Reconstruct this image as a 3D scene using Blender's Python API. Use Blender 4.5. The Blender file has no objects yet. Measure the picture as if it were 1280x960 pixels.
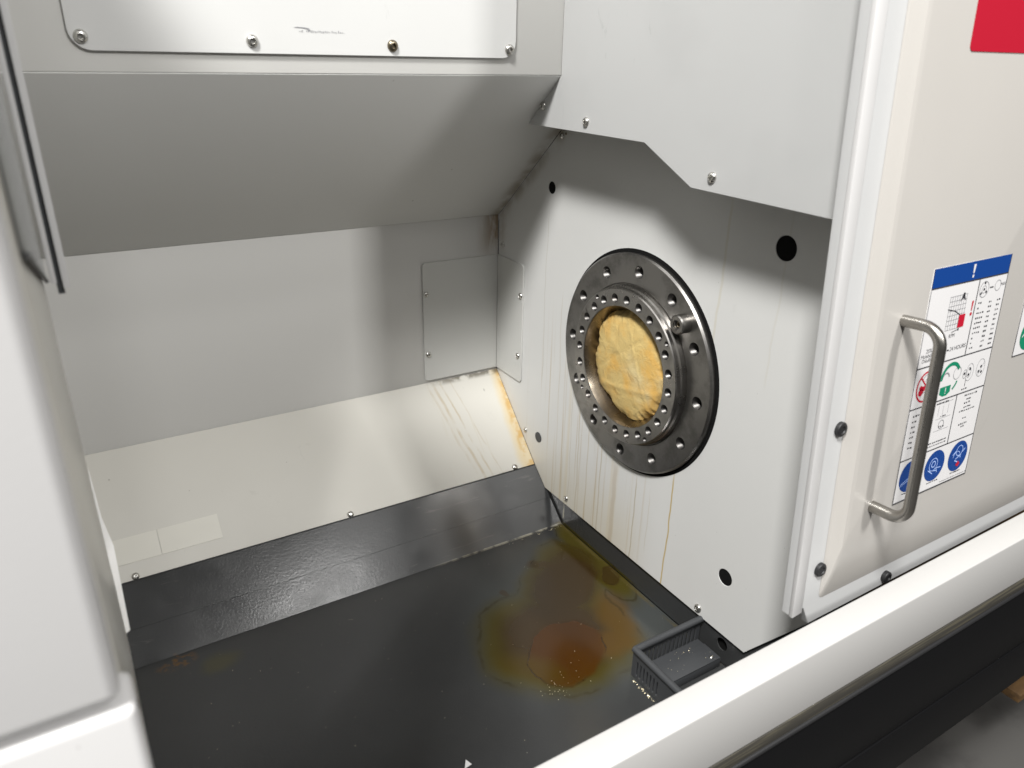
import bpy, bmesh, math, random
from mathutils import Vector, Matrix
random.seed(7)
R = math.radians
scene = bpy.context.scene
C = scene.collection
Z0 = 1.4                                   # height of the photographer's phone above the workshop floor

# ------------------------------------------------------------------ camera
cam = bpy.data.cameras.new('camera'); cam_ob = bpy.data.objects.new('camera', cam); C.objects.link(cam_ob)
M = [[0.8547908, -0.1925205, 0.4819424], [-0.5185874, -0.3526394, 0.7789176], [0.0199943, -0.9157409, -0.4012716]]
rot = Matrix(((M[0][0], -M[0][1], -M[0][2]), (M[1][0], -M[1][1], -M[1][2]), (M[2][0], -M[2][1], -M[2][2])))
cam_ob.matrix_world = Matrix.Translation((0, 0, Z0)) @ rot.to_4x4()
cam.sensor_width = 9.8; cam.sensor_fit = 'HORIZONTAL'
cam.lens = 9.8 * 938.75 / 1280
cam.clip_start = 0.01; cam.clip_end = 60
cam.dof.use_dof = True; cam.dof.focus_distance = 0.92; cam.dof.aperture_fstop = 2.0
scene.camera = cam_ob

# ------------------------------------------------------------------ world, lamps, exposure
w = bpy.data.worlds.new('World'); scene.world = w; w.use_nodes = True
bg = w.node_tree.nodes['Background']; bg.inputs[0].default_value = (1.0, 0.98, 0.95, 1); bg.inputs[1].default_value = 0.05
def lamp(name, loc, target, sx, sy, watts, col=(1, 0.99, 0.968)):
    l = bpy.data.lights.new(name, 'AREA'); l.shape = 'RECTANGLE'; l.size = sx; l.size_y = sy; l.energy = watts; l.color = col
    o = bpy.data.objects.new(name, l); C.objects.link(o); o.location = loc
    o.rotation_euler = (Vector(target) - Vector(loc)).to_track_quat('-Z', 'Y').to_euler()
    return o
lamp('ceiling_lamp', (-1.35, -0.84, 4.3), (0.5, 0.7, 1.0), 0.66, 0.58, 325)
lamp('ceiling_lamp', (1.01, -2.00, 3.1), (0.2, 0.9, 1.0), 0.20, 0.50, 64)
lamp('ceiling_lamp', (0.78, -0.60, 3.1), (0.3, 0.8, 0.8), 0.55, 0.14, 8)
lamp('ceiling_lamp', (-0.14, -1.40, 3.1), (0.3, 0.9, 1.0), 0.16, 0.60, 11)
scene.view_settings.view_transform = 'Standard'; scene.view_settings.look = 'None'
scene.view_settings.exposure = 0; scene.view_settings.gamma = 1; scene.view_settings.use_curve_mapping = False

# ------------------------------------------------------------------ small node language
class V:
    def __init__(s, t, sock): s.t = t; s.s = sock
    def op(s, o, b=None, c=None, clamp=False):
        n = s.t.nodes.new('ShaderNodeMath'); n.operation = o; n.use_clamp = clamp
        s.t.links.new(s.s, n.inputs[0])
        for i, q in ((1, b), (2, c)):
            if q is None: continue
            if isinstance(q, V): s.t.links.new(q.s, n.inputs[i])
            else: n.inputs[i].default_value = q
        return V(s.t, n.outputs[0])
    def __add__(s, b): return s.op('ADD', b)
    def __sub__(s, b): return s.op('SUBTRACT', b)
    def __mul__(s, b): return s.op('MULTIPLY', b)
    def __truediv__(s, b): return s.op('DIVIDE', b)
    def abs(s): return s.op('ABSOLUTE')
    def min(s, b): return s.op('MINIMUM', b)
    def max(s, b): return s.op('MAXIMUM', b)
    def sat(s): return s.op('ADD', 0.0, clamp=True)
    def inv(s): return (s * -1.0) + 1.0
    def pw(s, b): return s.op('POWER', b)
    def ss(s, a, b):                      # smoothstep from a (0) to b (1); a may exceed b
        n = s.t.nodes.new('ShaderNodeMapRange'); n.interpolation_type = 'SMOOTHSTEP'
        s.t.links.new(s.s, n.inputs[0])
        if a < b:
            n.inputs[1].default_value = a; n.inputs[2].default_value = b; n.inputs[3].default_value = 0; n.inputs[4].default_value = 1
        else:
            n.inputs[1].default_value = b; n.inputs[2].default_value = a; n.inputs[3].default_value = 1; n.inputs[4].default_value = 0
        return V(s.t, n.outputs[0])

class Mat:
    def __init__(s, name, col=(0.8, 0.8, 0.8), rough=0.5, metal=0.0, spec=0.5):
        s.m = bpy.data.materials.new(name); s.m.use_nodes = True; s.t = s.m.node_tree
        s.b = s.t.nodes['Principled BSDF']
        s.b.inputs['Base Color'].default_value = (*col, 1); s.b.inputs['Roughness'].default_value = rough
        s.b.inputs['Metallic'].default_value = metal; s.b.inputs['Specular IOR Level'].default_value = spec
        g = s.t.nodes.new('ShaderNodeNewGeometry'); s.pos = g.outputs['Position']
        sp = s.t.nodes.new('ShaderNodeSeparateXYZ'); s.t.links.new(s.pos, sp.inputs[0])
        s.x, s.y, s.z = (V(s.t, sp.outputs[i]) for i in range(3))
        s.z = s.z - Z0                    # heights measured from the camera, like all the numbers below
        s.col = None; s.base = col
    def noise(s, scale=(1, 1, 1), detail=4, rough=0.55, dist=0.0, off=(0, 0, 0)):
        mp = s.t.nodes.new('ShaderNodeMapping'); s.t.links.new(s.pos, mp.inputs[0])
        mp.inputs['Scale'].default_value = scale if isinstance(scale, tuple) else (scale,) * 3
        mp.inputs['Location'].default_value = off
        n = s.t.nodes.new('ShaderNodeTexNoise'); s.t.links.new(mp.outputs[0], n.inputs['Vector'])
        n.inputs['Scale'].default_value = 1; n.inputs['Detail'].default_value = detail
        n.inputs['Roughness'].default_value = rough; n.inputs['Distortion'].default_value = dist
        return V(s.t, n.outputs['Fac'])
    def dots(s, scale, r, keep=0.5, off=(0, 0, 0)):      # sparse specks: voronoi cells of which only some are kept
        mp = s.t.nodes.new('ShaderNodeMapping'); s.t.links.new(s.pos, mp.inputs[0])
        mp.inputs['Scale'].default_value = scale if isinstance(scale, tuple) else (scale,) * 3
        mp.inputs['Location'].default_value = off
        n = s.t.nodes.new('ShaderNodeTexVoronoi'); s.t.links.new(mp.outputs[0], n.inputs['Vector']); n.inputs['Scale'].default_value = 1
        d = V(s.t, n.outputs['Distance']).ss(r, r * 0.5)
        sp = s.t.nodes.new('ShaderNodeSeparateColor'); s.t.links.new(n.outputs['Color'], sp.inputs[0])
        return d * V(s.t, sp.outputs[0]).op('GREATER_THAN', 1 - keep)
    def mix(s, fac, col):
        n = s.t.nodes.new('ShaderNodeMix'); n.data_type = 'RGBA'
        if isinstance(fac, V): s.t.links.new(fac.s, n.inputs[0])
        else: n.inputs[0].default_value = fac
        if s.col is None: n.inputs[6].default_value = (*s.base, 1)
        else: s.t.links.new(s.col, n.inputs[6])
        n.inputs[7].default_value = (*col, 1)
        s.col = n.outputs[2]; return s
    def rough(s, v): s.t.links.new(v.sat().s, s.b.inputs['Roughness'])
    def bump(s, h, strength=0.1, dist=0.001):
        n = s.t.nodes.new('ShaderNodeBump'); n.inputs['Strength'].default_value = strength; n.inputs['Distance'].default_value = dist
        s.t.links.new(h.s, n.inputs['Height']); s.t.links.new(n.outputs[0], s.b.inputs['Normal'])
    def done(s):
        if s.col is not None: s.t.links.new(s.col, s.b.inputs['Base Color'])
        return s.m

def paint(name, col, rough=0.42, smudge=0.25, peel=0.05):
    m = Mat(name, col, rough)
    n = m.noise(7, 3, 0.6)
    m.mix(n.ss(0.45, 0.8) * smudge * 0.5, tuple(c * 0.86 for c in col))
    sm = m.noise((26, 26, 9), 4, 0.7, 1.5, (3, 1, 2)).ss(0.66, 0.74)
    m.mix(sm * smudge * 0.55, tuple(c * 0.72 for c in col))
    m.mix(m.dots(70, 0.045, 0.03) * smudge * 1.6, (0.12, 0.11, 0.1))
    m.rough(n * 0.14 + (rough - 0.06))
    m.bump(m.noise(650, 2), peel, 0.0006)
    return m

LIGHT = (0.55, 0.55, 0.538); CREAM = (0.52, 0.506, 0.465)

# headstock wall: drips run down the paint below and beside the spindle
def wall_mat():
    m = paint('headstock_wall_paint', LIGHT, 0.4, 0.3)
    wob = m.noise((1, 4, 11), 3, 0.6) * 0.012
    yy = m.y + wob
    zone = m.y.ss(0.60, 0.68) * m.y.ss(0.97, 0.88) * m.z.ss(-0.30, -0.52)
    st = m.noise((1, 170, 2.2), 4, 0.6).ss(0.56, 0.70)
    m.mix(st * zone * 0.65, (0.36, 0.27, 0.15))
    st2 = m.noise((1, 60, 1.0), 3, 0.5, 0, (5, 2, 1)).ss(0.55, 0.75)
    m.mix(st2 * zone * 0.36, (0.50, 0.41, 0.24))
    m.mix(m.z.ss(-0.52, -0.64) * zone * 0.34, (0.52, 0.44, 0.27))
    for y0, wd, zt, zb, a, c in ((0.583, 0.0017, -0.462, -0.66, 0.85, (0.40, 0.29, 0.10)), (0.650, 0.0014, -0.50, -0.66, 0.55, (0.30, 0.22, 0.10)),
                              (0.694, 0.0060, -0.50, -0.66, 0.40, (0.36, 0.27, 0.15)), (0.726, 0.0016, -0.46, -0.66, 0.50, (0.33, 0.25, 0.13)),
                              (0.757, 0.0014, -0.44, -0.66, 0.45, (0.36, 0.28, 0.15)), (0.780, 0.0018, -0.36, -0.66, 0.45, (0.36, 0.29, 0.17)),
                              (0.800, 0.0012, -0.33, -0.66, 0.40, (0.36, 0.30, 0.2)), (0.837, 0.0012, -0.30, -0.66, 0.35, (0.36, 0.30, 0.2)),
                              (0.882, 0.0010, -0.19, -0.45, 0.45, (0.33, 0.30, 0.24)), (0.548, 0.0024, -0.12, -0.34, 0.25, (0.42, 0.36, 0.2)),
                              (0.470, 0.0018, -0.12, -0.30, 0.18, (0.42, 0.38, 0.28)), (0.622, 0.0012, -0.51, -0.60, 0.35, (0.4, 0.35, 0.25))):
        ln = (yy - (y0 + 0.006)).abs().ss(wd, wd * 0.35) * m.z.ss(zt, zt - 0.03) * m.z.ss(zb - 0.02, zb)
        m.mix(ln * a, c)
    # rust soot where the wall meets the sloped panel and the back
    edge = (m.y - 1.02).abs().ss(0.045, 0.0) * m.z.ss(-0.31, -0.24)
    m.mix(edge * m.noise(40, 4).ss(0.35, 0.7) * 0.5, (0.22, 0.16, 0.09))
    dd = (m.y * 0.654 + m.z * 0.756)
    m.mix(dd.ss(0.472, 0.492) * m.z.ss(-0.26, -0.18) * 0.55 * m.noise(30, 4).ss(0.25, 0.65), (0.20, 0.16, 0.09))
    sp = m.dots((1, 130, 95), 0.12, 0.10) * m.z.ss(-0.35, -0.45) * m.y.ss(0.5, 0.55)
    m.mix(sp * 0.6, (0.2, 0.17, 0.12))
    return m.done()
def back_mat():
    m = paint('back_panel_paint', (0.53, 0.524, 0.506), 0.55, 0.08)
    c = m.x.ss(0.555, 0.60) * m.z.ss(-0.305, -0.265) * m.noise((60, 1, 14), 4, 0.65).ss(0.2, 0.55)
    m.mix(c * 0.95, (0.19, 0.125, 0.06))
    return m.done()
def slope_mat():
    m = paint('sloped_panel_paint', (0.63, 0.63, 0.615), 0.52, 0.10)
    e = m.x.ss(0.572, 0.60) * m.noise((30, 30, 30), 4).ss(0.3, 0.65)
    m.mix(e * 0.7, (0.20, 0.15, 0.08))
    m.mix(m.dots((60, 40, 40), 0.10, 0.05) * m.x.ss(0.25, 0.4) * 0.5, (0.25, 0.24, 0.2))
    return m.done()
def apron_mat():
    m = paint('splash_apron_paint', CREAM, 0.56, 0.35)
    sx = m.x - (m.z + 0.49) * -0.26                    # the drips slant a little
    tr = m.x.ss(0.40, 0.48)
    st = m.noise((120, 4, 4), 4, 0.65).ss(0.60, 0.70) * tr
    m.mix(st * 0.20, (0.40, 0.32, 0.16))
    for x0, wd, a in ((0.476, 0.0035, 0.55), (0.489, 0.0022, 0.6), (0.507, 0.0016, 0.35), (0.466, 0.003, 0.3)):
        wob = m.noise((3, 30, 30), 4) * 0.008
        ln = (sx + wob - (x0 + 0.004)).abs().ss(wd, wd * 0.3) * m.noise((60, 30, 30), 3).ss(0.32, 0.62)
        m.mix(ln * a * 0.8, (0.34, 0.25, 0.12))
    # oil soaked edge against the headstock wall
    eb = m.x - (m.z + 0.49) * 0.10 + m.noise(26, 4, 0.6) * 0.012
    m.mix(eb.ss(0.585, 0.600) * 0.55, (0.55, 0.42, 0.19))
    m.mix(eb.ss(0.597, 0.606) * m.noise(60, 3).ss(0.35, 0.6) * 0.75, (0.46, 0.27, 0.06))
    # black crumbs under the bracket
    cr = m.dots((110, 60, 60), 0.22, 0.22) * m.x.ss(0.50, 0.55) * m.z.ss(-0.525, -0.495)
    m.mix(cr * 0.9, (0.05, 0.045, 0.04))
    top = m.z.ss(-0.4975, -0.4915) * m.x.ss(0.45, 0.52) * m.noise(55, 4).ss(0.38, 0.55)
    m.mix(top * 0.8, (0.10, 0.085, 0.06))
    bt = m.z.ss(-0.6095, -0.6120) * m.noise((9, 30, 30), 4).ss(0.56, 0.64)
    m.mix(bt * 0.7, (0.10, 0.08, 0.05))
    m.mix(m.dots(45, 0.055, 0.10) * 0.7, (0.13, 0.11, 0.09))
    return m.done()
def pan_mat():
    m = Mat('chip_pan_paint', (0.030, 0.0307, 0.0313), 0.3, 0, 0.5)
    big = m.noise(5, 4)
    m.mix(big.ss(0.4, 0.8) * 0.5, (0.040, 0.041, 0.041))
    scr = m.noise((14, 90, 90), 5, 0.7, 0.8).ss(0.60, 0.72)
    m.mix(scr * 0.35 * m.y.ss(0.80, 0.83), (0.11, 0.105, 0.095))
    flo = m.z.ss(-0.679, -0.6815)                       # only the flat bottom
    nx = m.noise(9, 4, 0.55) - 0.5; ny = m.noise(9, 4, 0.55, 0, (9, 4, 2)) - 0.5
    X = m.x + nx * 0.045; Y = m.y + ny * 0.045
    def ell(cx, cy, rx, ry=None, ang=0):
        ry = ry or rx; ca, sa = math.cos(R(ang)), math.sin(R(ang))
        u = ((X - cx) * ca + (Y - cy) * sa) / rx; v = ((Y - cy) * ca - (X - cx) * sa) / ry
        return (u * u + v * v).op('SQRT')
    film = ell(0.50, 0.635, 0.20, 0.17, 40).ss(1.0, 0.55) * flo
    m.mix(film * 0.8, (0.045, 0.049, 0.047))
    main = ell(0.452, 0.607, 0.105, 0.100)
    neck = ell(0.520, 0.690, 0.105, 0.062, 52)
    band = ell(0.590, 0.715, 0.105, 0.030, 84)
    both = main.min(neck).min(band)
    m.mix(both.ss(1.18, 0.74) * flo * 0.9, (0.050, 0.039, 0.002))
    m.mix(main.min(neck).ss(0.95, 0.50) * flo * 0.92, (0.030, 0.0165, 0.0058))
    m.mix(ell(0.540, 0.600, 0.060, 0.030, 70).min(ell(0.510, 0.565, 0.045, 0.028, 20)).ss(1.1, 0.4) * flo * 0.8, (0.068, 0.033, 0.001))
    core = ell(0.447, 0.577, 0.062, 0.046, 40)
    m.mix(core.ss(1.05, 0.88) * flo * 0.85, (0.046, 0.0155, 0.0004))
    m.mix(ell(0.395, 0.575, 0.03, 0.06, 35).ss(1.0, 0.3) * flo * 0.6, (0.05, 0.032, 0.002))
    m.mix(ell(0.583, 0.672, 0.026, 0.014, 70).ss(1.05, 0.8) * flo * 0.8, (0.030, 0.017, 0.004))
    m.mix(ell(0.572, 0.745, 0.016, 0.05, 20).ss(1.0, 0.6) * flo * 0.6, (0.036, 0.024, 0.004))
    tide = (both + (m.noise(38, 4, 0.6) - 0.5) * 0.16 - 0.985).abs().ss(0.035, 0.005) * m.noise(22, 3, 0.5, 0, (7, 7, 7)).ss(0.42, 0.60)
    m.mix(tide * flo * 0.55, (0.020, 0.014, 0.003))
    m.mix((core + (m.noise(46, 4, 0.6) - 0.5) * 0.12 - 0.97).abs().ss(0.05, 0.005) * m.noise(25, 3, 0.5, 0, (1, 7, 3)).ss(0.40, 0.60) * flo * 0.6, (0.020, 0.009, 0.001))
    for cx, cy, r in ((0.505, 0.752, 0.010), (0.440, 0.715, 0.006), (0.520, 0.745, 0.008)):
        m.mix(ell(cx, cy, r, r * 1.6, 30).ss(1.0, 0.6) * flo * 0.6, (0.035, 0.018, 0.004))
    m.mix(ell(0.022, 0.80, 0.03, 0.02).ss(1.0, 0.2) * flo * m.noise(90, 4).ss(0.45, 0.6) * 0.9, (0.10, 0.05, 0.012))
    m.mix(ell(0.075, 0.775, 0.035, 0.025).ss(1.0, 0.2) * flo * 0.5, (0.055, 0.05, 0.012))
    m.mix((m.y - 0.8135).abs().ss(0.0022, 0.0008) * m.x.ss(0.36, 0.46) * m.noise(70, 4).ss(0.35, 0.6), (0.30, 0.28, 0.22))
    m.mix((m.x - 0.5985).abs().ss(0.0045, 0.001) * flo * m.noise(30, 4).ss(0.35, 0.65) * 0.7, (0.075, 0.058, 0.02))
    m.mix(m.dots(95, 0.06, 0.10) * 0.75, (0.012, 0.011, 0.010))
    m.mix(m.dots(80, 0.045, 0.05, (4, 4, 4)) * 0.8, (0.35, 0.33, 0.28))
    wet = both.ss(1.25, 0.9) * flo
    m.rough((m.noise(24, 4, 0.6) * 0.18 + 0.12) - wet * 0.05)
    m.bump(m.noise(330, 2, 0.5) * (wet.inv() * 0.8 + 0.2), 0.12, 0.0008)
    return m.done()
def steel_mat(name, col, rough, grime=0.5):
    m = Mat(name, col, rough, 1.0)
    a = m.noise((20, 30, 30), 5, 0.65)
    m.mix(a.ss(0.42, 0.68) * grime, tuple(c * 0.45 for c in col))
    b = m.noise((1, 9, 40), 4, 0.6, 0.4, (2, 5, 1)).ss(0.58, 0.72)
    m.mix(b * grime * 0.5, (0.16, 0.10, 0.06))
    m.rough(a * 0.25 + (rough - 0.10))
    m.bump(m.noise((500, 60, 60), 3), 0.05, 0.0005)
    return m.done()
def cloth_mat():
    m = Mat('yellow_chamois', (0.52, 0.385, 0.15), 0.8)
    m.mix(m.noise(26, 5, 0.6, 0.4).ss(0.40, 0.70) * 0.85, (0.58, 0.33, 0.07))
    m.mix(m.noise(15, 4, 0.6, 0.2, (4, 1, 7)).ss(0.50, 0.72) * 0.6, (0.58, 0.50, 0.30))
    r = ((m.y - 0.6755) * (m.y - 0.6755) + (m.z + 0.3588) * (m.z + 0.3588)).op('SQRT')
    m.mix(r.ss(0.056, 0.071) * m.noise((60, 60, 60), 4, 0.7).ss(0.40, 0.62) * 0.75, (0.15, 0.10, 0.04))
    m.mix(m.noise(300, 3).ss(0.55, 0.75) * 0.3, (0.32, 0.22, 0.08))
    m.bump(m.noise(55, 4, 0.6, 0.8) + m.noise(420, 2) * 0.15, 0.45, 0.004)
    return m.done()

MAT = dict(
    wall=wall_mat(), back=back_mat(), slope=slope_mat(), apron=apron_mat(), pan=pan_mat(),
    fascia=paint('fascia_paint', (0.53, 0.525, 0.505), 0.40, 0.2).done(),
    cover=paint('headstock_cover_paint', (0.418, 0.420, 0.416), 0.45, 0.9).done(),
    access=paint('access_cover_paint', (0.48, 0.48, 0.472), 0.6, 0.5).done(),
    door=paint('door_paint', (0.41, 0.392, 0.368), 0.32, 0.35).done(),
    doorlip=paint('door_edge_paint', (0.46, 0.462, 0.462), 0.38, 0.6).done(),
    white=paint('front_panel_paint', (0.55, 0.544, 0.542), 0.38, 0.5).done(),
    sill=paint('sill_paint', (0.415, 0.408, 0.398), 0.40, 0.10).done(),
    litflange=paint('lit_flange_paint', (0.80, 0.79, 0.77), 0.35, 0.0).done(),  # whiter than the jamb: strong light on the flange put into the colour
    jamb=paint('jamb_paint', (0.52, 0.505, 0.46), 0.30, 0.1).done(),
    plate=paint('label_plate', (0.60, 0.585, 0.53), 0.5, 0.9).done(),
    bracket=paint('corner_bracket_paint', (0.49, 0.49, 0.47), 0.40, 0.6).done(),
    steel=steel_mat('oiled_dark_steel', (0.31, 0.30, 0.287), 0.32, 0.6),
    steel2=steel_mat('turned_steel_ring', (0.36, 0.347, 0.33), 0.28, 0.5),
    hole=steel_mat('shaded_thread', (0.13, 0.125, 0.12), 0.4, 0.3),  # darker copy of the steel, shade of the hole insides put into the colour
    bore=steel_mat('ground_bore_steel', (0.27, 0.23, 0.18), 0.26, 0.5),
    screw=steel_mat('zinc_screw', (0.62, 0.61, 0.58), 0.25, 0.4),
    screwdark=steel_mat('blackened_screw', (0.22, 0.19, 0.14), 0.3, 0.4),
    handle=steel_mat('brushed_stainless', (0.36, 0.345, 0.32), 0.32, 0.15),
    cloth=cloth_mat(),
    black=Mat('black_void', (0.006, 0.006, 0.006), 0.9, 0, 0.1).m,
    rubber=Mat('black_rubber', (0.012, 0.012, 0.013), 0.5).m,
    kick=Mat('black_front_panel', (0.004, 0.004, 0.0045), 0.5, 0, 0.12).m,
    plastic=Mat('dark_grey_plastic', (0.038, 0.040, 0.043), 0.55).m,
    chip=Mat('metal_chip', (0.75, 0.66, 0.46), 0.35, 0.6).m,
    glass=Mat('grey_window_pane', (0.42, 0.43, 0.42), 0.12).m,
    pr_white=Mat('sticker_white', (0.62, 0.61, 0.612), 0.35).m,
    pr_black=Mat('sticker_black_ink', (0.03, 0.03, 0.035), 0.4).m,
    pr_grey=Mat('sticker_grey_ink', (0.22, 0.22, 0.23), 0.4).m,
    pr_blue=Mat('sticker_blue_ink', (0.004, 0.042, 0.21), 0.35).m,
    pr_lblue=Mat('sticker_pale_ink', (0.35, 0.48, 0.80), 0.4).m,
    pr_red=Mat('sticker_red_ink', (0.42, 0.008, 0.026), 0.35).m,
    pr_green=Mat('sticker_green_ink', (0.005, 0.19, 0.10), 0.4).m,
    red=Mat('red_sign_vinyl', (0.37, 0.004, 0.020), 0.45).m,
)
def brush_mat():
    m = Mat('brush_strip', (0.035, 0.032, 0.026), 0.6)
    m.mix(m.noise((12, 400, 500), 3).ss(0.45, 0.65) * 0.8, (0.10, 0.09, 0.06))
    return m.done()
MAT['brush'] = brush_mat()
def concrete():
    m = Mat('workshop_concrete', (0.10, 0.097, 0.092), 0.5)
    m.mix(m.noise(6, 6).ss(0.4, 0.7), (0.06, 0.058, 0.056)); return m.done()
MAT['concrete'] = concrete()
def wood():
    m = Mat('pallet_wood', (0.17, 0.095, 0.034), 0.6)
    m.mix(m.noise((6, 60, 60), 5).ss(0.4, 0.7), (0.09, 0.05, 0.02)); return m.done()
MAT['wood'] = wood()

# ------------------------------------------------------------------ mesh helpers (points in camera-height coordinates; lifted by Z0 on linking)
def P(x, y, z): return Vector((x, y, z + Z0))
def thing(name, label, cat, loc, group=None, kind=None):
    o = bpy.data.objects.new(name, None); C.objects.link(o); o.location = P(*loc); o.empty_display_size = 0.02
    if label: o['label'] = label
    if cat: o['category'] = cat
    if group: o['group'] = group
    if kind: o['kind'] = kind
    return o
def wloc(o):
    v = Vector((0, 0, 0))
    while o is not None: v = v + o.location; o = o.parent
    return v
def link(name, me, mat, parent=None, label=None, cat=None, group=None, kind=None, origin=None):
    """me holds world coordinates; re-origin it at its own base and parent it."""
    xs = [v.co for v in me.vertices]
    if origin is None:
        lo = Vector((min(c[i] for c in xs) for i in range(3))); hi = Vector((max(c[i] for c in xs) for i in range(3)))
        origin = Vector(((lo.x + hi.x) / 2, (lo.y + hi.y) / 2, lo.z))
    me.transform(Matrix.Translation(-origin))
    if mat:
        if me.materials: me.materials[0] = mat
        else: me.materials.append(mat)
    o = bpy.data.objects.new(name, me); C.objects.link(o)
    o.parent = parent
    o.location = origin - (wloc(parent) if parent else Vector((0, 0, 0)))
    if label: o['label'] = label
    if cat: o['category'] = cat
    if group: o['group'] = group
    if kind: o['kind'] = kind
    return o
def smooth(me, ang=35):
    for p in me.polygons: p.use_smooth = True
    me.set_sharp_from_angle(angle=R(ang)); return me
def from_bm(bm, name, sm=None):
    bmesh.ops.recalc_face_normals(bm, faces=bm.faces)
    me = bpy.data.meshes.new(name); bm.to_mesh(me); bm.free()
    if sm: smooth(me, sm)
    return me
def fr(o, u, v):                       # frame: local x,y,z -> world
    u = Vector(u).normalized(); v = Vector(v).normalized(); n = u.cross(v)
    m = Matrix((u, v, n)).transposed().to_4x4(); m.translation = Vector(o); return m
def rrect(x0, y0, x1, y1, r, seg=6, corners=(1, 1, 1, 1)):   # BL, BR, TR, TL
    pts = []
    for k, (cx, cy, a) in enumerate(((x0 + r, y0 + r, 180), (x1 - r, y0 + r, 270), (x1 - r, y1 - r, 0), (x0 + r, y1 - r, 90))):
        if corners[k]:
            for i in range(seg + 1):
                t = R(a + 90 * i / seg); pts.append((cx + r * math.cos(t), cy + r * math.sin(t)))
        else: pts.append(((x0, y0), (x1, y0), (x1, y1), (x0, y1))[k])
    return pts
def circ(cx, cy, r, n=32, ry=None): return [(cx + r * math.cos(2 * math.pi * i / n), cy + (ry or r) * math.sin(2 * math.pi * i / n)) for i in range(n)]
def plate(loops, th, frame, bev=0.0, name='plate'):
    """A sheet with holes: outlines in the frame's xy, front face at z = 0, thickness th behind it."""
    cu = bpy.data.curves.new(name, 'CURVE'); cu.dimensions = '2D'; cu.fill_mode = 'BOTH'
    cu.extrude = max(th / 2 - bev, 0.00001); cu.bevel_depth = bev; cu.bevel_resolution = 2; cu.offset = -bev
    for lp in loops:
        s = cu.splines.new('POLY'); s.points.add(len(lp) - 1); s.use_cyclic_u = True
        for p, q in zip(s.points, lp): p.co = (q[0], q[1], 0, 1)
    o = bpy.data.objects.new(name, cu); C.objects.link(o)
    dg = bpy.context.evaluated_depsgraph_get()
    me = bpy.data.meshes.new_from_object(o.evaluated_get(dg))
    bpy.data.objects.remove(o); bpy.data.curves.remove(cu)
    me.transform(frame @ Matrix.Translation((0, 0, -th / 2)))
    if frame.determinant() < 0: me.flip_normals()
    if bev: smooth(me, 40)
    return me
def lathe_pts(bm, prof, frame, seg=32, close=False):
    rings = []
    for r, h in prof:
        if r < 1e-6: rings.append([bm.verts.new(frame @ Vector((0, 0, h)))])
        else: rings.append([bm.verts.new(frame @ Vector((r * math.cos(2 * math.pi * i / seg), r * math.sin(2 * math.pi * i / seg), h))) for i in range(seg)])
    pairs = list(zip(rings, rings[1:]))
    if close: pairs.append((rings[-1], rings[0]))
    for a, b in pairs:
        for i in range(seg):
            j = (i + 1) % seg
            if len(a) == 1 and len(b) == 1: continue
            if len(a) == 1: bm.faces.new((a[0], b[i], b[j]))
            elif len(b) == 1: bm.faces.new((a[i], a[j], b[0]))
            else: bm.faces.new((a[i], a[j], b[j], b[i]))
def lathe(prof, frame, seg=32, close=False, sm=35, name='lathe'):
    bm = bmesh.new(); lathe_pts(bm, prof, frame, seg, close); return from_bm(bm, name, sm)
def prism(prof, x0, x1, bev=0.0, name='prism', seg=2):
    """profile in (y, z), extruded along X; closed polygon"""
    bm = bmesh.new()
    a = [bm.verts.new(P(x0, y, z)) for y, z in prof]; b = [bm.verts.new(P(x1, y, z)) for y, z in prof]
    bm.faces.new(a); bm.faces.new(list(reversed(b)))
    for i in range(len(prof)):
        j = (i + 1) % len(prof); bm.faces.new((a[i], b[i], b[j], a[j]))
    bmesh.ops.recalc_face_normals(bm, faces=bm.faces)
    if bev: bmesh.ops.bevel(bm, geom=list(bm.edges), offset=bev, segments=seg, affect='EDGES', profile=0.5, clamp_overlap=True)
    return from_bm(bm, name, 40 if bev else None)
def box(x0, y0, z0, x1, y1, z1, bev=0.0, name='box', seg=2):
    return prism([(y0, z0), (y1, z0), (y1, z1), (y0, z1)], x0, x1, bev, name, seg)
def tube(path, r, seg=14, ry=None, caps=True, name='tube'):
    bm = bmesh.new(); rings = []
    up0 = None
    for i, p in enumerate(path):
        p = Vector(p); a = Vector(path[max(i - 1, 0)]); b = Vector(path[min(i + 1, len(path) - 1)])
        t = (b - a).normalized()
        if up0 is None: up0 = t.orthogonal().normalized()
        u = (up0 - t * up0.dot(t)).normalized(); up0 = u; v = t.cross(u)
        rings.append([bm.verts.new(p + u * r * math.cos(2 * math.pi * k / seg) + v * (ry or r) * math.sin(2 * math.pi * k / seg)) for k in range(seg)])
    for a, b in zip(rings, rings[1:]):
        for k in range(seg): bm.faces.new((a[k], a[(k + 1) % seg], b[(k + 1) % seg], b[k]))
    if caps: bm.faces.new(rings[0]); bm.faces.new(rings[-1])
    return from_bm(bm, name, 50)
def cut(me, cutter):
    for q in (me, cutter):
        if not q.materials: q.materials.append(MAT['steel']); q.materials.append(MAT['hole'])
    for p in cutter.polygons: p.material_index = 1
    a = bpy.data.objects.new('a', me); b = bpy.data.objects.new('b', cutter); C.objects.link(a); C.objects.link(b)
    md = a.modifiers.new('cut', 'BOOLEAN'); md.object = b; md.operation = 'DIFFERENCE'; md.solver = 'EXACT'
    dg = bpy.context.evaluated_depsgraph_get(); dg.update()
    out = bpy.data.meshes.new_from_object(a.evaluated_get(dg))
    bpy.data.objects.remove(a); bpy.data.objects.remove(b); bpy.data.meshes.remove(cutter)
    return out
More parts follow.
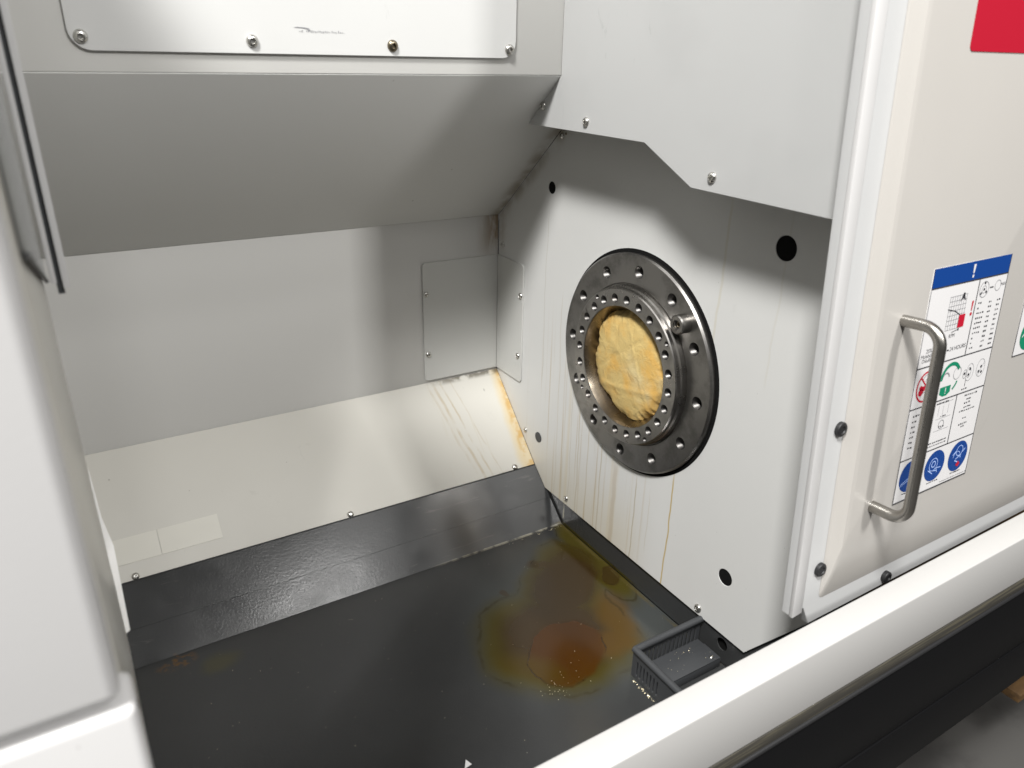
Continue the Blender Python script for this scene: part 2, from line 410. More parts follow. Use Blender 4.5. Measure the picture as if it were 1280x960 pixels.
# one screw mesh per size, shared by all screws
def screw_mesh(r, dark=False):
    prof = [(r, -0.001), (r, 0.0), (r * 0.97, r * 0.18), (r * 0.86, r * 0.38), (r * 0.66, r * 0.54), (r * 0.46, r * 0.60), (r * 0.44, r * 0.57), (r * 0.40, r * 0.12), (0, r * 0.10)]
    me = lathe(prof, Matrix.Identity(4), 18, sm=50, name='screw'); me.materials.append(MAT['screwdark' if dark else 'screw']); return me
SCREW = {}
def screw(parent, pos, normal, r=0.0048, dark=False, tilt=0.0):
    k = (r, dark)
    if k not in SCREW: SCREW[k] = screw_mesh(r, dark)
    o = bpy.data.objects.new('screw', SCREW[k]); C.objects.link(o); o.parent = parent
    q = Vector(normal).to_track_quat('Z', 'Y').to_matrix().to_4x4() @ Matrix.Rotation(random.random() * 6, 4, 'Z') @ Matrix.Rotation(tilt, 4, 'X')
    m = q; m.translation = P(*pos) - wloc(parent); o.matrix_local = m
    return o

XS = 0.60                                   # headstock wall plane
XL = -0.95                                  # far end of the enclosure

# ------------------------------------------------------------------ workshop floor under the machine
link('workshop_floor', box(-6, -6, -1.45, 6, 6, -1.40), MAT['concrete'], kind='structure', label='grey concrete workshop floor below the black front panel', cat='floor')

# ------------------------------------------------------------------ rear enclosure
rear = thing('rear_enclosure', 'light grey sheet metal rear enclosure with sloped panel above back panel and cream apron', 'enclosure', (0.0, 1.05, -0.70))
T = 0.003
def strip(prof, mat, name, x0=XL, x1=XS - 0.0005):
    (y0, z0), (y1, z1) = prof
    d = Vector((y1 - y0, z1 - z0)).normalized(); n = Vector((-d.y, d.x)) * T
    return link(name, prism([(y0, z0), (y1, z1), (y1 + n.x, z1 + n.y), (y0 + n.x, z0 + n.y)], x0, x1, 0.0006, name), MAT[mat], rear)
strip([(0.779, -0.0205), (0.779, 0.55)][::-1], 'fascia', 'fascia')
strip([(1.0195, -0.229), (0.7795, -0.0215)][::-1], 'slope', 'sloped_panel')
strip([(1.0205, -0.4905), (1.0205, -0.2285)][::-1], 'back', 'back_panel')
strip([(0.8935, -0.613), (1.0195, -0.4895)][::-1], 'apron', 'splash_apron')
na = Vector((0, -0.696, 0.718))
for x in (0.004, 0.286, 0.563):
    screw(rear, (x, 0.8955, -0.6095), na, 0.0047)
link('light_block_panel', box(-0.034, 0.512, -0.70, -0.031, 1.0215, 0.32), MAT['back'], rear)  # unseen partition added to keep lamp light off the left of the apron
# two blank label plates stuck on the apron
ap = Vector((0, 0.718, 0.696))
for x0, x1 in ((-0.085, -0.022), (-0.0215, 0.0385), (0.0393, 0.1140)):
    o = P(x0, 0.909, -0.5977) + na * 0.0010
    link('label_plate', plate([[(0, 0), (x1 - x0, 0), (x1 - x0, 0.0335), (0, 0.0335)]], 0.0008, fr(o, (1, 0, 0), ap), 0), MAT['plate'], rear)
# end wall far away on the tailstock side, seen by no one but closing the box
link('end_panel', box(XL - 0.003, 0.26, -0.70, XL - 0.0005, 1.03, 0.0), MAT['back'], rear)

# ------------------------------------------------------------------ access cover bolted on the fascia
acc = thing('access_cover', 'white access cover plate with rounded corners and faded stamp, bolted on the fascia', 'cover', (0.26, 0.778, -0.004))
link('cover_plate', plate([rrect(0.0405, -0.0038, 0.4755, 0.30, 0.017)], 0.002, fr(P(0, 0.7755, 0), (1, 0, 0), (0, 0, 1)), 0.0005), MAT['access'], acc)
for x, z, dk in ((0.050, 0.007, 0), (0.190, 0.007, 0), (0.329, 0.006, 1), (0.467, 0.005, 0)):
    screw(acc, (x, 0.7755, z), (0, -1, 0), 0.0058, bool(dk))
bm = bmesh.new()
def quad(bm, frame, x0, y0, x1, y1):
    bm.faces.new([bm.verts.new(frame @ Vector((x, y, 0))) for x, y in ((x0, y0), (x1, y0), (x1, y1), (x0, y1))])
fa = fr(P(0, 0.7752, 0), (1, 0, 0), (0, 0, 1))
sm_pts = [(0.2290, 0.0195), (0.2330, 0.0203), (0.2400, 0.0200), (0.2440, 0.0194), (0.2455, 0.0175), (0.2435, 0.0168), (0.2418, 0.0186), (0.2370, 0.0193)]
bm.faces.new([bm.verts.new(fa @ Vector((x, y, 0))) for x, y in sm_pts])
x = 0.2345
while x < 0.2785:
    wd = random.choice((0.0008, 0.0011, 0.0014)); h = random.choice((0.0012, 0.0018, 0.0020))
    zz = 0.0163 - (x - 0.2345) * 0.01
    if random.random() < 0.85: quad(bm, fa, x, zz - (0 if random.random() < 0.6 else 0.0006), x + wd * 0.6, zz + h * random.uniform(0.4, 1))
    x += wd + 0.0004
link('stamped_number', from_bm(bm, 'stamp'), MAT['pr_grey'], acc)

# ------------------------------------------------------------------ headstock wall with its holes
def yz(x): return fr(P(x, 0, 0), (0, -1, 0), (0, 0, 1))        # local x = -y, local y = z, facing -X
def ly(pts): return [(-y, z) for y, z in pts]
CY, CZ = 0.6755, -0.3588
hw = thing('headstock_bulkhead', 'light grey headstock bulkhead with round holes and oily drip streaks', 'bulkhead', (0.604, 0.7, -0.66))
outline = [(0.402, 0.10), (0.64, 0.10), (0.862, -0.0925), (1.0185, -0.2285), (1.0195, -0.4905), (0.893, -0.6135), (0.8616, -0.641), (0.437, -0.641), (0.360, -0.535), (0.358, -0.500)]
loops = [ly(outline), ly(circ(CY, CZ, 0.1455, 96))]
for y, z, r in ((0.876, -0.167, 0.0085), (0.473, -0.1656, 0.0125), (0.481, -0.5615, 0.0105)):
    loops.append(ly(circ(y, z, r, 32)))
link('wall_panel', plate(loops, 0.003, yz(XS), 0.0005), MAT['wall'], hw)
for y, z, r in ((0.876, -0.167, 0.0092), (0.473, -0.1656, 0.0132), (0.481, -0.5615, 0.0112)):
    link('plug_or_hole_dark', plate([ly(circ(y, z, r - 0.0008, 32))], 0.002, yz(XS + 0.0006), 0), MAT['black'], hw)  # black discs standing in for the dark depth of the open holes
link('hole_backing', box(0.640, 0.35, -0.60, 0.642, 0.95, -0.08), MAT['black'], hw)
link('plug_or_hole_dark', plate([ly(circ(0.8855, -0.5600, 0.0085, 28))], 0.003, yz(XS - 0.0012), 0.0006), MAT['plastic'], hw)
for y, z, r in ((0.857, -0.0965, 0.0045), (1.005, -0.273, 0.0042), (0.924, -0.564, 0.0042), (0.802, -0.629, 0.0045), (0.514, -0.631, 0.0055)):
    screw(hw, (XS, y, z), (-1, 0, 0), r)
screw(hw, (XS, 0.848, -0.0935), (-1, 0, 0), 0.0018, True)

# ------------------------------------------------------------------ corner bracket (bent plate over the back corner)
br = thing('corner_bracket', 'bent grey cover plate with four screws wrapped round the back corner', 'bracket', (0.56, 0.99, -0.487))
bt = 0.0022
bm = bmesh.new()
def radd(pts):                                   # one bent sheet: left leaf on the back panel, right leaf on the headstock wall
    return pts
leaf1 = rrect(0.4655, -0.4855, XS - 0.0025, -0.2915, 0.006, 5, (1, 0, 0, 1))
leaf2 = rrect(-1.0180, -0.4855, -0.9400, -0.2915, 0.006, 5, (0, 1, 1, 0))
m1 = plate([leaf1], bt, fr(P(0, 1.0205 - bt - 0.0002, 0), (1, 0, 0), (0, 0, 1)), 0.0004)
m2 = plate([leaf2], bt, yz(XS - bt - 0.0002), 0.0004)
bm.from_mesh(m1); bm.from_mesh(m2)
link('bent_plate', from_bm(bm, 'bent', 40), MAT['bracket'], br)
for x, z in ((0.471, -0.341), (0.472, -0.440)): screw(br, (x, 1.0181, z), (0, -1, 0), 0.0047)
for y, z in ((0.946, -0.341), (0.950, -0.442)): screw(br, (XS - 0.0024, y, z), (-1, 0, 0), 0.0047)

# ------------------------------------------------------------------ headstock cover (upper, proud of the wall)
XC = 0.540
hc = thing('headstock_cover', 'large pale upper cover sheet with a stepped lower edge above the spindle', 'cover', (0.57, 0.6, -0.117))
oc = [(0.4165, 0.55), (0.7785, 0.55), (0.7785, -0.0205), (0.849, -0.0795), (0.782, -0.0800), (0.623, -0.0805), (0.549, -0.1155), (0.3705, -0.1170)]
link('cover_sheet', plate([ly(oc)], 0.0022, yz(XC), 0.0005), MAT['cover'], hc)
# return flanges along the stepped lower edge, running back to the wall
def flange(y0, z0, y1, z1):
    d = Vector((y1 - y0, z1 - z0)).normalized(); n = Vector((-d.y, d.x)) * 0.0018
    return prism([(y0, z0), (y1, z1), (y1 + n.x, z1 + n.y), (y0 + n.x, z0 + n.y)], XC + 0.0023, XS - 0.0004)
bm = bmesh.new()
for a, b in zip(oc[3:], oc[4:]): bm.from_mesh(flange(*b, *a))
link('lower_flange', from_bm(bm, 'flange'), MAT['cover'], hc)
for y, z in ((0.814, -0.056), (0.725, -0.068), (0.522, -0.102)): screw(hc, (XC, y, z), (-1, 0, 0), 0.0053)

# ------------------------------------------------------------------ spindle nose
sp = thing('spindle_nose', 'oily dark steel spindle nose flange with rings of threaded holes', 'spindle', (0.60, CY, CZ - 0.14))
def ax(x): return Matrix(((0, 0, -1, x), (1, 0, 0, CY), (0, 1, 0, CZ + Z0), (0, 0, 0, 1)))   # local z -> -X, local x -> y, local y -> z
XD, XR = 0.5925, 0.5789
RD = 0.1422
def hole_cutter(holes, depth):
    bm = bmesh.new()
    for ang, rad, r, x in holes:
        f = ax(x) @ Matrix.Translation((rad * math.cos(R(ang)), rad * math.sin(R(ang)), 0))
        prof = [(0, 0.002), (r * 1.12, 0.002), (r * 1.10, 0.0), (r, -r * 0.22)]
        h = -r * 0.22; p = r * 0.26
        while h > -depth:
            prof += [(r * 0.90, h - p / 2), (r, h - p)]; h -= p
        prof += [(0, h - p)]
        lathe_pts(bm, prof, f, 16)
    return from_bm(bm, 'cutter')
disc = lathe([(0.090, -0.04), (RD - 0.001, -0.04), (RD, -0.037), (RD, -0.0022), (RD - 0.0022, 0.0), (0.1055, 0.0), (0.1042, -0.0012), (0.1025, -0.0012), (0.090, -0.0012)], ax(XD), 128, True, 30, 'flange_disc')
disc = cut(disc, hole_cutter([(1.5 + 30 * k, 0.1221, 0.0072, XD) for k in range(12)], 0.018))
link('flange_disc', smooth(disc, 30), MAT['steel'], sp)
rp = [(0.0790, 0.0), (0.0993, 0.0), (0.1007, -0.0013), (0.1009, -0.0060), (0.1029, -0.0075), (0.1034, -0.0133), (0.1034, -0.03), (0.0713, -0.03), (0.0715, -0.0175), (0.0780, -0.0008)]
ring = lathe(rp, ax(XR), 128, True, 25, 'nose_ring')
ring = cut(ring, hole_cutter([(0.5 + 15 * k, 0.0879, 0.0054, XR) for k in range(24)], 0.014) )
ring = cut(ring, hole_cutter([(53.5 + 90 * k, 0.0956, 0.0030, XR) for k in range(4)], 0.008))
link('nose_ring', smooth(ring, 25), MAT['steel2'], sp)
link('bore_liner', lathe([(0.0787, -0.0009), (0.0719, -0.0170), (0.0713, -0.05), (0.0703, -0.05), (0.0709, -0.0168), (0.0781, -0.0005)], ax(XR), 96, True, 30, 'bore_liner'), MAT['bore'], sp)
fb = ax(XD) @ Matrix.Translation((0.1207 * math.cos(R(136.5)), 0.1207 * math.sin(R(136.5)), 0))
link('drive_button', lathe([(0.0, 0.0040), (0.0044, 0.0042), (0.0046, 0.0100), (0.0058, 0.0105), (0.0060, 0.0122), (0.0098, 0.0125), (0.0112, 0.0112), (0.0113, -0.001)], fb, 40, False, 30, 'drive_button'), MAT['steel2'], sp)
link('button_screw', lathe([(0.0, 0.0055), (0.0019, 0.0055), (0.0020, 0.0085), (0.0035, 0.0085), (0.0038, 0.0078), (0.0038, 0.0036)], fb, 24, False, 30, 'button_screw'), MAT['screwdark'], sp)
link('shaft_housing', lathe([(0.060, -0.0445), (0.143, -0.0445), (0.143, -0.0425), (0.060, -0.0425)], ax(XD), 64, True, 30, 'shaft_housing'), MAT['black'], sp)

link('dark_gap_ring', lathe([(RD + 0.0003, 0.0008), (RD + 0.0048, 0.0004), (RD + 0.0048, -0.004), (RD + 0.0003, -0.004)], ax(XS), 128, True, 30, 'dark_gap_ring'), MAT['black'], sp)  # black ring standing in for the dark gap and shaded rim round the flange

# yellow cloth cap tucked into the bore
bm = bmesh.new(); seg = 192; rings = []
nr = 26
for k in range(nr + 1):
    t = k / nr; r = 0.0716 * t
    row = []
    for i in range(seg):
        a = 2 * math.pi * i / seg
        dome = 0.0060 * (1 - t ** 3)
        pucker = max(0, t - 0.82 + 0.05 * math.sin(a * 5 + 1) + 0.03 * math.sin(a * 11)) / 0.18
        wr = 0.0006 * pucker * math.sin(a * 31 + 2.2 * math.sin(a * 3)) + 0.0005 * pucker * math.sin(a * 53 + 1.3)
        px, py = r * math.cos(a) * 1000, r * math.sin(a) * 1000
        fold = sum(am * math.exp(-((px * cx + py * cy - d) / wd) ** 2) for cx, cy, d, wd, am in
                   ((0.6, 0.8, 18, 3.0, -0.0010), (0.9, -0.43, -22, 2.2, 0.0009), (0.2, 0.98, -30, 3.5, 0.0014), (-0.5, 0.86, 6, 6.0, 0.0007), (0.98, 0.2, 30, 4.0, -0.0012))) * 0.55 * (1 - t ** 6)
        rr = r * (1 + 0.004 * pucker * math.sin(a * 29 + 1))
        row.append((rr * math.cos(a), rr * math.sin(a), -0.0125 + dome + wr + fold - 0.004 * pucker ** 3))
    rings.append(row)
f = ax(XR); c0 = bm.verts.new(f @ Vector((0, 0, -0.0065)))
vr = [[bm.verts.new(f @ Vector(q)) for q in row] for row in rings[1:]]
for i in range(seg): bm.faces.new((c0, vr[0][i], vr[0][(i + 1) % seg]))
for a, b in zip(vr, vr[1:]):
    for i in range(seg): bm.faces.new((a[i], b[i], b[(i + 1) % seg], a[(i + 1) % seg]))
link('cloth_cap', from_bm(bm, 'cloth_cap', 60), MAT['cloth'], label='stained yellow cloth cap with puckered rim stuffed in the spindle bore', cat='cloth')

# ------------------------------------------------------------------ chip pan (the machine's floor)
pan = thing('chip_pan', 'dark grey painted chip pan with sloped sides and a brown coolant stain', 'pan', (0.1, 0.6, -0.70))
FZ = -0.683
link('pan_bottom', prism([(0.458, FZ), (0.8135, FZ), (0.8135, FZ - 0.003), (0.458, FZ - 0.003)], XL, XS + 0.002), MAT['pan'], pan)
def pstrip(prof, name):
    (y0, z0), (y1, z1) = prof
    d = Vector((y1 - y0, z1 - z0)).normalized(); n = Vector((-d.y, d.x)) * 0.003
    return link(name, prism([(y0, z0), (y1, z1), (y1 + n.x, z1 + n.y), (y0 + n.x, z0 + n.y)], XL, XS + 0.002), MAT['pan'], pan)
pstrip([(0.8932, -0.6145), (0.8490, -0.6526)], 'rear_slope')
pstrip([(0.8490, -0.6529), (0.8140, FZ + 0.0002)], 'rear_slope')
pstrip([(0.4578, FZ + 0.0002), (0.350, -0.535)], 'front_slope')
pe = [(0.350, -0.520), (0.350, -0.535), (0.4575, FZ - 0.001), (0.8145, FZ - 0.001), (0.8935, -0.613), (0.885, -0.600)]
link('pan_end', plate([ly(pe), ly(circ(0.4730, -0.6590, 0.0085, 24))], 0.002, yz(XS + 0.0046), 0), MAT['pan'], pan)
link('drain_backing', box(0.612, 0.455, -0.68, 0.613, 0.492, -0.64), MAT['black'], pan)
# thin sealing strip under the apron edge
link('edge_seal', tube([P(XL, 0.8935, -0.6142), P(XS - 0.001, 0.8935, -0.6142)], 0.0009, 8), MAT['rubber'], pan)

# ------------------------------------------------------------------ strainer guard in the front corner
sg = thing('chip_strainer', 'dark grey slotted plastic strainer guard standing in the pan corner below the drain', 'strainer', (0.55, 0.48, FZ))
H = 0.040
slots = [rrect(0.010 + k * 0.0068, 0.006, 0.0128 + k * 0.0068, 0.029, 0.0013, 3) for k in range(14)]
wa = [(0, 0.001), (0.108, 0.001), (0.108, H), (0, H)]
link('slotted_wall', plate([wa] + slots, 0.0022, fr(P(0.4925, 0.5065, FZ), (1, 0, 0), (0, 0, 1)), 0.0003), MAT['plastic'], sg)
slots2 = [rrect(0.006 + k * 0.0058, 0.006, 0.0084 + k * 0.0058, 0.027, 0.0011, 3) for k in range(7)]
wb = [(0, 0.001), (0.054, 0.001), (0.084, H * 0.98), (0.084, H), (0, H)]
link('slotted_wall', plate([wb] + slots2, 0.0022, fr(P(0.4925, 0.5065, FZ), (0, -1, 0), (0, 0, 1)), 0.0003), MAT['plastic'], sg)
link('top_rail', tube([P(0.4940, 0.5070, FZ + H), P(0.6010, 0.5070, FZ + H)], 0.0042, 14), MAT['plastic'], sg)
link('top_rail', tube([P(0.4938, 0.5085, FZ + H), P(0.4938, 0.424, FZ + H)], 0.0042, 14), MAT['plastic'], sg)
link('base_plate', box(0.4950, 0.4640, FZ + 0.0004, 0.5960, 0.5040, FZ + 0.0125, 0.0008), MAT['plastic'], sg)
link('raised_plate', box(0.5000, 0.4640, FZ + 0.0128, 0.5950, 0.4920, FZ + 0.0150, 0.0006), MAT['plastic'], sg)
screw(sg, (0.585, 0.470, FZ + 0.0150), (0, 0, 1), 0.0026)

# ------------------------------------------------------------------ loose metal chips
bm = bmesh.new()
def chip(x, y, z, s):
    a = random.random() * 6.28
    pts = [(math.cos(a) * s, math.sin(a) * s, 0), (math.cos(a + 2) * s * 0.5, math.sin(a + 2) * s * 0.5, s * 0.5), (math.cos(a + 3.3) * s, math.sin(a + 3.3) * s, s * 0.15), (math.cos(a + 4.8) * s * 0.4, math.sin(a + 4.8) * s * 0.4, s * 0.7)]
    vs = [bm.verts.new(P(x + p[0], y + p[1], z + p[2] + 0.0002)) for p in pts]
    for t in ((0, 1, 3), (1, 2, 3), (0, 3, 2), (0, 2, 1)): bm.faces.new([vs[i] for i in t])
for k in range(34):                                  # along the foot of the strainer
    t = random.random(); chip(0.4925 - 0.0025 - abs(random.gauss(0, 0.0012)), 0.507 - t * 0.045, FZ, random.uniform(0.0005, 0.0017))
for k in range(30):                                  # sparkle at the stain's edge
    chip(random.gauss(0.400, 0.006), random.gauss(0.533, 0.008), FZ, random.uniform(0.0002, 0.0007))
for k in range(12): chip(random.gauss(0.42, 0.022), random.gauss(0.545, 0.012), FZ, random.uniform(0.0004, 0.0010))
for k in range(14): chip(random.gauss(0.557, 0.012), random.gauss(0.494, 0.003), FZ + 0.0127, random.uniform(0.0005, 0.0016))
for k in range(16): chip(random.uniform(0.502, 0.593), random.uniform(0.465, 0.491), FZ + 0.0152, random.uniform(0.0003, 0.0008))
for k in range(22):                                  # rear corner
    t = abs(random.gauss(0, 0.035)); chip(0.597 - t, 0.809 - random.random() * 0.003, FZ, random.uniform(0.0004, 0.0012))
for k in range(90): chip(random.uniform(0.0, 0.6), random.uniform(0.48, 0.80), FZ, random.uniform(0.0002, 0.0006))
for k in range(60):
    t = random.random(); chip(random.uniform(0.0, 0.59), 0.852 - 0.036 * t, -0.6563 - 0.0255 * t + 0.0005, random.uniform(0.0002, 0.0005))
link('metal_chips', from_bm(bm, 'chips'), MAT['chip'], kind='stuff', label='loose brassy metal chips scattered on the pan', cat='chips')

# ------------------------------------------------------------------ sliding door, leaning back 3.9 degrees
lean = R(3.9); VD = Vector((0, math.sin(lean), math.cos(lean))); ND = Vector((0, -math.cos(lean), math.sin(lean))); UD = Vector((1, 0, 0))
D0 = P(0.51624, 0.335, -0.47454)
door = thing('sliding_guard', 'off-white sliding guard door with a bar handle and warning stickers, pushed open', 'guard door', (0.80, 0.36, -0.50))
def df(o=0.0): return fr(D0 + ND * o, UD, VD)
def dp(u, v, o=0.0): return D0 + UD * u + VD * v + ND * o
base = [(0.002, 0.0), (0.020, 0.0015), (0.030, -0.020), (0.70, -0.018), (0.70, 1.0), (-0.0005, 1.0)]
link('door_sheet', plate([base], 0.010, df(0), 0.0006), MAT['doorlip'], door)
def dprism(prof, v0, v1, name):               # profile in (u, o) swept along v
    bm = bmesh.new()
    a = [bm.verts.new(dp(u, v0, o)) for u, o in prof]; b = [bm.verts.new(dp(u, v1, o)) for u, o in prof]
    bm.faces.new(a); bm.faces.new(b[::-1])
    for i in range(len(prof)):
        j = (i + 1) % len(prof); bm.faces.new((a[i], a[j], b[j], b[i]))
    bmesh.ops.recalc_face_normals(bm, faces=bm.faces)
    bmesh.ops.bevel(bm, geom=list(bm.edges), offset=0.0006, segments=2, affect='EDGES', profile=0.5)
    return from_bm(bm, name, 40)
link('edge_lip', dprism([(-0.001, 0.0002), (0.0145, 0.0002), (0.0135, 0.0035), (-0.001, 0.0045)], 0.0012, 1.0, 'edge_lip'), MAT['white'], door)
# raised tray: bevelled all round, stands 12 mm proud of the sheet
bm = bmesh.new()
u0, u1, v0, v1, rise, sl = 0.041, 0.75, 0.064, 1.05, 0.012, 0.0085
slb = 0.060
def tray(h, iu, ib):
    r = 0.006
    return [bm.verts.new(dp(u, v, h)) for u, v in rrect(u0 + iu, v0 - slb + ib, u1, v1, r, 5, (1, 0, 0, 0))]
lv = [tray(0.0002, -0.0005, 0.0), tray(0.0012, 0.0015, 0.004), tray(rise * 0.55, sl * 0.55, slb * 0.5), tray(rise - 0.0012, sl * 0.93, slb * 0.90), tray(rise, sl + 0.003, slb + 0.010)]
for a, b in zip(lv, lv[1:]):
    n = len(a)
    for i in range(n): bm.faces.new((a[i], a[(i + 1) % n], b[(i + 1) % n], b[i]))
bm.faces.new(lv[-1])
link('door_tray', from_bm(bm, 'door_tray', 22), MAT['door'], door)
def plug(u, v, r=0.0068, o=0.0):
    f = fr(dp(u, v, o), UD, VD)
    return link('plug', lathe([(r * 1.0, -0.001), (r, 0.0028), (r * 0.9, 0.0036), (r * 0.55, 0.0040), (r * 0.45, 0.0030), (0, 0.0030)], f, 28, False, 35, 'plug'), MAT['rubber'], door)
plug(0.0345, 0.1829); plug(0.0352, 0.0396); plug(0.1470, -0.0095, 0.0062, 0.001)
# bar handle
OH = 0.012
pts = []
hu, ht, hb, hs = 0.0825, 0.2755, 0.0975, 0.0345
pts.append(dp(hu, ht, OH - 0.003)); pts.append(dp(hu, ht, OH + 0.010)); rb = 0.016
for k in range(9):
    a = R(90 * k / 8); pts.append(dp(hu, ht - rb + rb * math.cos(a), OH + hs - rb + rb * math.sin(a)))
for k in range(9):
    a = R(90 * k / 8); pts.append(dp(hu, hb + rb - rb * math.sin(a), OH + hs - rb + rb * math.cos(a)))
pts.append(dp(hu, hb, OH + 0.010)); pts.append(dp(hu, hb, OH - 0.003))
link('bar_handle', tube(pts, 0.0049, 20, 0.0056), MAT['handle'], door, label='brushed stainless bar handle')

# warning sticker -------------------------------------------------
SU, SV, SW, SH = 0.1155, 0.3152, 0.1232, 0.2268
st = link('warning_sticker', plate([[(SU, SV - SH), (SU + SW, SV - SH), (SU + SW, SV), (SU, SV)]], 0.0003, df(OH + 0.0004), 0), MAT['pr_white'], door, label='tall white warning sticker with blue header')
LAY = {'k': 0}
def S(a, b): return (SU + a * SW, SV - b * SH)       # sticker fractions, b counted from the top
AS = SH / SW
class Ink:
    def __init__(s, o=0.00055): s.bm = bmesh.new(); s.f = df(OH + o)
    def poly(s, pts): s.bm.faces.new([s.bm.verts.new(s.f @ Vector((*S(*p), 0))) for p in pts])
    def rect(s, a0, b0, a1, b1): s.poly([(a0, b0), (a1, b0), (a1, b1), (a0, b1)])
    def line(s, a0, b0, a1, b1, w=0.006):
        d = Vector((a1 - a0, (b1 - b0) * AS)); n = Vector((-d.y, d.x)).normalized() * w / 2
        s.poly([(a0 + n.x, b0 + n.y / AS), (a1 + n.x, b1 + n.y / AS), (a1 - n.x, b1 - n.y / AS), (a0 - n.x, b0 - n.y / AS)])
    def disc(s, a, b, r, n=36, sx=1.0): s.poly([(a + r * sx * math.cos(2 * math.pi * i / n), b + r / AS * math.sin(2 * math.pi * i / n)) for i in range(n)])
    def ring(s, a, b, r, w=0.01, a0=0, a1=360, n=30, sx=1.0):
        for i in range(n):
            t0, t1 = (R(a0 + (a1 - a0) * (i + q) / n) for q in (0, 1))
            s.poly([(a + (r + e) * sx * math.cos(t), b + (r + e) / AS * math.sin(t)) for e, t in ((w / 2, t0), (w / 2, t1), (-w / 2, t1), (-w / 2, t0))])
    def words(s, a, b, n, h=0.009, wd=0.012, jit=0.0):          # a row of unreadably small print, as marks
        for k in range(n):
            ww = wd * random.uniform(0.5, 1.0); bb = b + random.uniform(-1, 1) * jit
            s.rect(a, bb - h * random.uniform(0.5, 1) / 2, a + ww, bb + h * random.uniform(0.5, 1) / 2); a += wd * 1.15
    def text(s, body, a, b, size):                               # readable print, set as real letters
        cu = bpy.data.curves.new('t', 'FONT'); cu.body = body; cu.size = size * SW; cu.align_x = 'CENTER'; cu.align_y = 'CENTER'
        o = bpy.data.objects.new('t', cu); C.objects.link(o)
        me = bpy.data.meshes.new_from_object(o.evaluated_get(bpy.context.evaluated_depsgraph_get()))
        bpy.data.objects.remove(o); bpy.data.curves.remove(cu)
        x, y = S(a, b); me.transform(s.f @ Matrix.Translation((x, y, 0))); s.bm.from_mesh(me); bpy.data.meshes.remove(me)
    def end(s, name, mat, par=None, kind=None):
        me = bpy.data.meshes.new(name); bmesh.ops.recalc_face_normals(s.bm, faces=s.bm.faces); s.bm.to_mesh(me); s.bm.free()
        if me.polygons and me.polygons[0].normal.dot(ND) < 0: me.flip_normals()
        return link(name, me, MAT[mat], par or st, kind=kind)
k = Ink(); k.rect(0.0, 0.0, 1.0, 0.078); k.end('blue_header', 'pr_blue')
k = Ink(0.0007); k.poly([(0.493, 0.012), (0.522, 0.012), (0.514, 0.048), (0.499, 0.048)]); k.rect(0.497, 0.054, 0.517, 0.065); k.end('exclamation_mark', 'pr_white')
k = Ink(0.0006)
for b in (0.078, 0.3985, 0.573, 0.801): k.line(0, b, 1, b, 0.010)
k.line(0.615, 0.078, 0.615, 0.3985, 0.010); k.line(0.6205, 0.573, 0.6205, 0.801, 0.010)
for a in (0.0035, 0.9965): k.line(a, 0, a, 1, 0.007)
k.line(0, 0.9985, 1, 0.9985, 0.012)
k.end('ruling', 'pr_black')
k = Ink()
for i in range(8): k.line(0.270 + i * 0.030, 0.126 + 0.0, 0.272 + i * 0.030, 0.264, 0.004)
for i in range(8): k.line(0.268, 0.128 + i * 0.0195, 0.49, 0.128 + i * 0.0195, 0.0035)
k.ring(0.70, 0.127, 0.060, 0.005); k.ring(0.70, 0.127, 0.028, 0.004); k.ring(0.885, 0.123, 0.040, 0.005)
k.ring(0.735, 0.485, 0.070, 0.004, sx=0.75); k.ring(0.725, 0.485, 0.040, 0.005, sx=0.7); k.ring(0.67, 0.487, 0.035, 0.005, sx=0.7)
k.ring(0.885, 0.480, 0.072, 0.004, sx=0.8); k.line(0.86, 0.51, 0.93, 0.455, 0.004)
k.line(0.16, 0.275, 0.205, 0.300, 0.006); k.line(0.13, 0.285, 0.185, 0.315, 0.006); k.line(0.16, 0.275, 0.13, 0.285, 0.006)
for b in (0.590, 0.660, 0.715): k.line(0.38, b, 0.58, b, 0.003)
for a in (0.40, 0.46, 0.53): k.line(a, 0.60, a, 0.645, 0.003)
k.ring(0.47, 0.69, 0.035, 0.006); k.ring(0.20, 0.745, 0.035, 0.006)
k.end('line_drawing', 'pr_grey', None, 'stuff')
k = Ink()
k.line(0.262, 0.177, 0.36, 0.190, 0.008); k.line(0.36, 0.190, 0.44, 0.213, 0.008)
k.poly([(0.40, 0.155), (0.44, 0.118), (0.475, 0.155), (0.44, 0.143)]); k.disc(0.44, 0.128, 0.014)
k.line(0.36, 0.278, 0.44, 0.272, 0.006); k.disc(0.445, 0.272, 0.010)
for a, b in ((0.70, 0.10), (0.665, 0.142), (0.735, 0.140), (0.70, 0.127)): k.disc(a, b, 0.011)
k.line(0.775, 0.125, 0.825, 0.125, 0.010)
k.text('MAX', 0.955, 0.122, 0.034); k.text('RPM', 0.375, 0.293, 0.042)
k.text('25%', 0.115, 0.332, 0.044); k.text('Molybdenum', 0.135, 0.352, 0.042); k.text('Disulfide', 0.120, 0.371, 0.042)
k.text('24 HOURS', 0.490, 0.352, 0.046); k.line(0.35, 0.353, 0.375, 0.353, 0.012)
for i in range(10):
    b = 0.182 + i * 0.0212
    k.words(0.655, b, (2, 1, 4, 4, 4, 4, 4, 1, 1, 2)[i], 0.008, 0.022, 0.001)
    k.words(0.805, b + 0.004, 2, 0.009, 0.020, 0.001); k.words(0.915, b + 0.004, 2, 0.009, 0.022, 0.001)
for a, b in ((0.735, 0.47), (0.725, 0.495), (0.665, 0.485), (0.89, 0.475), (0.905, 0.50), (0.865, 0.495)): k.disc(a, b, 0.012)
